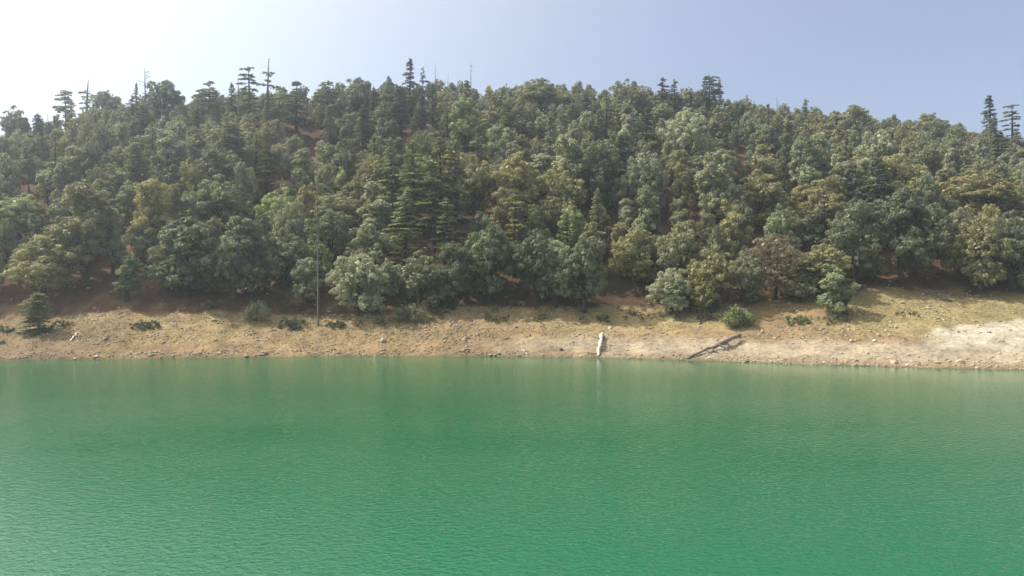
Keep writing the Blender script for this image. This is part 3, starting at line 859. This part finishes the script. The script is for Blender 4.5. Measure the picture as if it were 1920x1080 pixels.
shrub(10, 620, 40, 14, 'dark', 'low dark plant at the left edge of the bank', puffs=9, size=.1)
shrub(118, 612, 50, 14, 'dark', 'low dark plant right of the young dark fir', puffs=10, size=.1)
shrub(1010, 604, 26, 9, 'grey', 'tiny grey plant on the bank below the dark rounded oak', puffs=6, size=.1)
shrub(1130, 602, 30, 9, 'dark', 'tiny dark plant upslope of the bleached log', puffs=6, size=.1)
shrub(1700, 592, 46, 9, 'olive', 'flat olive tuft on the grassy bank right of slender tree', puffs=8, size=.1)

# ------------------------------------------------------------------ rocks
def rock_mesh(seed, name='rock'):
    import bmesh
    r = np.random.default_rng(seed)
    bm = bmesh.new(); bmesh.ops.create_icosphere(bm, subdivisions=2, radius=1)
    ax = r.normal(size=(7, 3)); ax /= np.linalg.norm(ax, axis=1)[:, None]; dcut = r.uniform(.55, .85, 7)
    for v_ in bm.verts:
        p = np.array(v_.co)
        for a_, dd in zip(ax, dcut):
            q = p @ a_
            if q > dd: p = p - a_ * (q - dd) * .9
        p = p * (1 + .06 * r.normal())
        v_.co = p
    me = bpy.data.meshes.new(name); bm.to_mesh(me); bm.free()
    return me
ROCKS = [(716, 640, 9, 7, 'p', 'pale boulder on the bank right of the tall bare trunk'),
         (1800, 681, 15, 9, 'n', 'largest flat boulder at the waterline near the right edge'),
         (1675, 681, 15, 7, 'n', 'low brown boulder pile stone at the waterline left of largest boulder'),
         (1758, 682, 12, 5, 'n', 'small boulder between the two larger waterline boulders'),
         (1700, 686, 6, 4, 'p', 'pale stone half in the water right of the low brown boulder'),
         (1545, 681, 5, 3, 'p', 'white stone at the waterline below the pale mud strip'),
         (1832, 691, 7, 4, 'p', 'pale stone in the shallows right of largest boulder'),
         (1855, 688, 9, 3, 'n', 'flat stone on the wet edge close to right corner'),
         (1330, 673, 4, 4, 'p', 'small bright white object in the water under dark leaning log'),  # unidentified white specks here and next, modelled as pale pebbles
         (1326, 666, 4, 4, 'p', 'small bright white object tucked against the dark leaning log'),
         (140, 673, 5, 3, 'p', 'white stone at the left waterline'),
         (181, 671, 6, 3, 'p', 'larger white stone at the left waterline'),
         (245, 671, 4, 3, 'p', 'tiny white stone at waterline below the flat dark mat'),
         (177, 579, 7, 4, 'n', 'grey rock on the red earth of the gully'),
         (1143, 617, 6, 4, 'p', 'pale rock upslope of the bleached log top'),
         (1692, 570, 10, 5, 'n', 'tan rock on the grassy ridge right of slender tree'),
         (1740, 579, 9, 5, 'n', 'dark sided rock on the grassy slope right of tan rock'),
         (1597, 641, 9, 6, 'n', 'brown rock at lower edge of the stony patch'),
         (1647, 630, 9, 6, 'n', 'rock in the stony patch with a dark right side'),
         (1640, 640, 8, 5, 'p', 'pale rock in the stony patch beside the dark sided one'),
         (1485, 584, 9, 5, 'd', 'dark clod of earth on the yellow bank'),
         (1052, 656, 8, 5, 'd', 'dark stone on the mud left of the bleached log'),
         (640, 608, 5, 4, 'd', 'dark stone on the bank right of the flat dark mat'),
         (645, 610, 8, 5, 'd', 'brown stone on yellow grass behind pale boulder'),
         (797, 468, 8, 6, 'p', 'pale rock under the dark stemmed oak'),
         (2, 644, 14, 8, 'd', 'brown boulder cut by the left edge of the photo'),
         (86, 654, 5, 4, 'n', 'small rock on the shaded left bank below the young fir')]
rm = [rock_mesh(500 + k) for k in range(6)]
for k, (px, base, w, h, tn, label) in enumerate(ROCKS):
    x, y = ground_hit(px, base)
    me = rm[k % 6].copy(); me.materials.append({'p': M_rock_pale, 'n': M_rock, 'd': M_rock_dark}[tn])
    o = link('rock', me)
    o.scale = (w * y / F / 1.7, w * y / F / 1.9, h * y / F / 1.5)
    o.location = (x, y, max(float(terrain(x, y)), -.05) + h * y / F * .22); o.rotation_euler = (0, 0, k * 1.1)
    tag(o, label, 'rock', 'loose rocks on the bank')

# rubble: uncountable small stones
base_co = np.array([v_.co for v_ in rm[0].vertices]); 
import bmesh
bm = bmesh.new(); bmesh.ops.create_icosphere(bm, subdivisions=1, radius=1); bm.verts.ensure_lookup_table()
ico = np.array([v_.co for v_ in bm.verts]); icf = np.array([[v_.index for v_ in f.verts] for f in bm.faces]); bm.free()
def rubble(name, spots, mat, label):
    V, Fc = [], []
    for n_, (x, y, s) in enumerate(spots):
        p = ico * (1 + .22 * rng.normal(size=(len(ico), 1))) * s * np.array((rng.uniform(.8, 1.4), rng.uniform(.7, 1.2), rng.uniform(.45, .8)))
        V.append(p + np.array((x, y, float(terrain(x, y)) + .15 * s))); Fc.append(icf + n_ * len(ico))
    me = mesh_from(name, np.concatenate(V), np.concatenate(Fc), 3)
    tag(link(name, me, mat=mat), label, 'stones', kind='stuff')
sp1, sp2 = [], []
while len(sp1) < 4200:
    x = rng.uniform(-80, 80); ys_ = np.interp(x, SX, SY); yf = np.interp(x, FX, FY); s = rng.uniform(0, 1.02)
    y = ys_ + s * (yf - ys_)
    px, py = project(x, y, terrain(x, y))
    d_ = .25 + .75 * (s < .1) + .6 * (fbm(x / 5, y / 5, 55, 2) > .1)
    if 1450 < px < 1680 and 608 < py < 645: d_ += 1.2
    if px > 900 and 638 < py < 662: d_ *= .25
    if rng.uniform() > d_: continue
    sp1.append((x, y, rng.uniform(.06, .19) * (1.5 if rng.uniform() < .12 else 1)))
for x_, y_, s_ in list(sp1):
    if rng.uniform() < .3: sp2.append((x_ + .5, y_ + .2, s_))
sp3 = []
for k in range(700):
    x = rng.uniform(-85, 90); yf = np.interp(x, FX, FY); y = yf + rng.uniform(0, 40) ** 1.0
    sp3.append((x, y, rng.uniform(.06, .26)))
rubble('rubble', sp1, M_rock, 'small tan stones scattered over the bank and beach')
rubble('dark_rubble', sp2, M_rock_dark, 'small dark stones and clods scattered over the bank')
rubble('hillside_rubble', sp3, M_rock, 'stones scattered over the forest floor')

# dry grass
k = 9000
gx, gy = [], []
while len(gx) < k:
    x = rng.uniform(-82, 82, 4000); s = rng.uniform(.25, 1.0, 4000)
    ys_ = np.interp(x, SX, SY); yf = np.interp(x, FX, FY); y = ys_ + s * (yf - ys_)
    px, py = project(x, y, terrain(x, y))
    keep = (fbm(x / 4, y / 4, 91, 3) > -.02 - .2 * (px > 1500)) & ~((px > 1690) & (py > 600)) & ~((px > 850) & (py > 634))
    gx.extend(x[keep]); gy.extend(y[keep])
gx = np.array(gx[:k]); gy = np.array(gy[:k]); gz = terrain(gx, gy)
hh = rng.uniform(.07, .22, k); dw = rng.uniform(.03, .09, k); an = rng.uniform(0, 6.28, k)
b0 = np.stack([gx, gy, gz - .02], 1); sd = np.stack([np.cos(an), np.sin(an), 0 * an], 1) * dw[:, None]
tp = np.stack([rng.normal(size=k) * .06, rng.normal(size=k) * .06, hh], 1)
Q = np.stack([b0 - sd, b0 + sd, b0 + sd * .5 + tp, b0 - sd * .5 + tp], 1)
tn = np.where((rng.uniform(size=k) < .25)[:, None], np.array((.16, .17, .06)), np.array((.36, .30, .16)))
me = leaf_mesh('dry_grass', Q, rng.uniform(.2, .8, k), M_leaf_attr, tn)
tag(link('dry_grass', me), 'dry yellow grass tufts covering the bank', 'grass', kind='stuff')

# ------------------------------------------------------------------ driftwood
def gpt(px, py, lift=0.0):
    x, y = ground_hit(px, py); return np.array((x, y, max(0.0, float(terrain(x, y))) + lift))

def driftwood(name, a, b, r0, r1, mat, label, branches, n=9, sag=0, jit=.1, wob=.05, bmat=None):
    r = np.random.default_rng(len(label))
    mid = (a + b) / 2
    e = bpy.data.objects.new(name, None); C.objects.link(e); e.location = tuple(a); tag(e, label, 'driftwood', 'driftwood on the shore')
    tb = Tubes(); pts = curve_pts(a - a, b - a, n, sag, wob, r)
    rad = np.linspace(r0, r1, n) * (1 + .12 * r.normal(size=n))
    tb.add(pts, rad, 9, jit, r); link('trunk', tb.mesh('driftwood_trunk', mat), e)
    for s, dx, dy, dz, rb in branches:
        p = a * 0 + (b - a) * s; p[2] += sag * math.sin(math.pi * s)
        t2 = Tubes(); q = p + np.array((dx, dy, dz))
        t2.add(curve_pts(p, q, 6, .1, .06, r), np.linspace(rb * 1.4, rb * .5, 6), 6)
        m_ = p + (q - p) * .6
        t2.add(curve_pts(m_, m_ + np.array((dx * .35 + .1, -.2, dz * .4 + .25)), 4, .03), np.linspace(rb * .5, rb * .2, 4), 5)
        link('branch', t2.mesh('driftwood_branch', bmat or mat), e)
    return e

a = gpt(1121, 669, .05); b = gpt(1129, 634, .55)
driftwood('driftwood_log', a, b, .20, .34, M_pale, 'bleached white log pointing up the beach with stubby side branches',
          [(.68, -1.4, .2, .35, .09), (.36, -.9, -.3, .25, .07), (.35, 1.2, -.3, -.1, .1), (.45, 1.0, .1, .25, .08), (.30, 1.7, -.7, -.35, .06),
           (.9, .45, .1, -.3, .14), (.06, -1.2, -.2, .1, .1), (.12, .7, -.3, -.05, .07)], sag=.25, bmat=M_dark, wob=.09)
a = gpt(1288, 674, .02); b = gpt(1388, 640, .75)
driftwood('driftwood_log', a, b, .14, .33, M_dark, 'dark weathered log leaning from the water up the beach',
          [(.3, -.5, -.1, .7, .05), (.55, 1.5, -.9, -.75, .13), (.42, 1.0, -1.0, -.7, .12), (.72, .4, -.3, -.7, .12), (.62, 1.7, -.4, -.55, .06), (.96, .5, .1, -.3, .14), (.33, .8, -.8, -.5, .1)], sag=.15, wob=.08)
a = gpt(988, 667, .05); b = gpt(976, 655, .3)
driftwood('fallen_branch', a, b, .07, .05, M_pale, 'thin pale forked branch at the waterline left of the bleached log', [(.5, 1.0, -.1, .1, .04), (.2, -.5, .1, .25, .04), (.9, .3, .1, .3, .03)])
a = gpt(133, 641, .05); b = gpt(144, 626, .15)
driftwood('fallen_branch', a, b, .13, .09, M_pale, 'pale broken branch lying on the left bank', [(.5, .5, .1, .2, .05)])
a = gpt(92, 668, .03); b = gpt(103, 664, .2)
driftwood('fallen_branch', a, b, .04, .02, M_pale, 'tiny white twig near the left waterline', [(.5, .2, .1, .25, .02), (.3, -.3, .1, .2, .02)])
a = gpt(1712, 539, .1); b = gpt(1784, 566, .1)
driftwood('fallen_branch', a, b, .09, .12, M_dead, 'long grey pole lying on the shaded slope at right', [(.4, .5, .1, .3, .04)])
a = gpt(1716, 508, .1); b = gpt(1760, 522, .1)
driftwood('fallen_branch', a, b, .09, .1, M_dead, 'shorter grey pole lying higher on the shaded right slope', [(.5, .4, .1, .3, .04)])

# ------------------------------------------------------------------ haze
x0, x1, y0, y1, z0, z1 = -660, 660, -160, 660, -6, 90
v = np.array([(x0, y0, z0), (x1, y0, z0), (x1, y1, z0), (x0, y1, z0), (x0, y0, z1), (x1, y0, z1), (x1, y1, z1), (x0, y1, z1)], float)
me = mesh_from('haze', v, [[3, 2, 1, 0], [4, 5, 6, 7], [0, 1, 5, 4], [1, 2, 6, 5], [2, 3, 7, 6], [3, 0, 4, 7]], 4)
m, nt, nd, lk = new_mat('haze')
out = N(nt, 'ShaderNodeOutputMaterial'); pv = N(nt, 'ShaderNodeVolumePrincipled')
pv.inputs['Color'].default_value = (0.80, 0.86, 1.0, 1); pv.inputs['Density'].default_value = 0.0007; pv.inputs['Anisotropy'].default_value = 0.8
lk.new(pv.outputs[0], out.inputs['Volume'])
tag(link('haze', me, mat=m), 'thin pale summer haze over the lake and hill', 'haze', kind='stuff')

# ------------------------------------------------------------------ light, sky, camera
SUN_EL, SUN_AZ = R(51), R(-74)          # azimuth from straight ahead, negative to the left
sd = Vector((math.sin(SUN_AZ) * math.cos(SUN_EL), math.cos(SUN_AZ) * math.cos(SUN_EL), math.sin(SUN_EL)))
L = bpy.data.lights.new('sun', 'SUN'); L.energy = 5.0; L.angle = R(0.5); L.color = (1, .95, .86)
so = bpy.data.objects.new('sun', L); C.objects.link(so); so.rotation_euler = sd.to_track_quat('Z', 'Y').to_euler(); so.location = (-150, 200, 200)
w = bpy.data.worlds.new('World'); scene.world = w; w.use_nodes = True
nt = w.node_tree; nt.nodes.clear()
out = nt.nodes.new('ShaderNodeOutputWorld'); bg = nt.nodes.new('ShaderNodeBackground'); bg.inputs['Strength'].default_value = 0.12
sk = nt.nodes.new('ShaderNodeTexSky'); sk.sky_type = 'NISHITA'; sk.sun_disc = False
sk.sun_elevation = SUN_EL; sk.sun_rotation = SUN_AZ; sk.altitude = 1500
sk.air_density = 1.0; sk.dust_density = 4.0; sk.ozone_density = 2.0
# bright hazy aureole of the low-contrast summer sky round the sun
tcw = nt.nodes.new('ShaderNodeTexCoord')
dp = nt.nodes.new('ShaderNodeVectorMath'); dp.operation = 'DOT_PRODUCT'; dp.inputs[1].default_value = tuple(sd)
nt.links.new(tcw.outputs['Generated'], dp.inputs[0])
mr = nt.nodes.new('ShaderNodeMapRange'); mr.inputs['From Min'].default_value = 0.1; mr.inputs['From Max'].default_value = 0.95
nt.links.new(dp.outputs['Value'], mr.inputs['Value'])
pw = nt.nodes.new('ShaderNodeMath'); pw.operation = 'POWER'; pw.inputs[1].default_value = 2.2; nt.links.new(mr.outputs[0], pw.inputs[0])
au = nt.nodes.new('ShaderNodeVectorMath'); au.operation = 'SCALE'; au.inputs[0].default_value = (11.6, 10.8, 6.6); nt.links.new(pw.outputs[0], au.inputs['Scale'])
ad = nt.nodes.new('ShaderNodeVectorMath'); ad.operation = 'ADD'
ad0 = nt.nodes.new('ShaderNodeVectorMath'); ad0.operation = 'ADD'; ad0.inputs[1].default_value = (1.2, 0.95, 0.85)
nt.links.new(sk.outputs[0], ad0.inputs[0]); nt.links.new(ad0.outputs[0], ad.inputs[0]); nt.links.new(au.outputs[0], ad.inputs[1])
nt.links.new(ad.outputs[0], bg.inputs[0]); nt.links.new(bg.outputs[0], out.inputs[0])

cam = bpy.data.cameras.new('camera'); cam.sensor_width = 36; cam.lens = 36 * F / 1920
cam.clip_end = 5000; cam.clip_start = .5
co = bpy.data.objects.new('camera', cam); C.objects.link(co); co.location = (0, 0, CAM_H); co.rotation_euler = (R(90) - PITCH, 0, 0)
scene.camera = co
scene.view_settings.view_transform = 'Standard'; scene.view_settings.look = 'None'; scene.view_settings.exposure = 0.27; scene.view_settings.gamma = 1
scene.cycles.max_bounces = 6; scene.cycles.volume_bounces = 1; scene.cycles.diffuse_bounces = 3; scene.cycles.transmission_bounces = 4
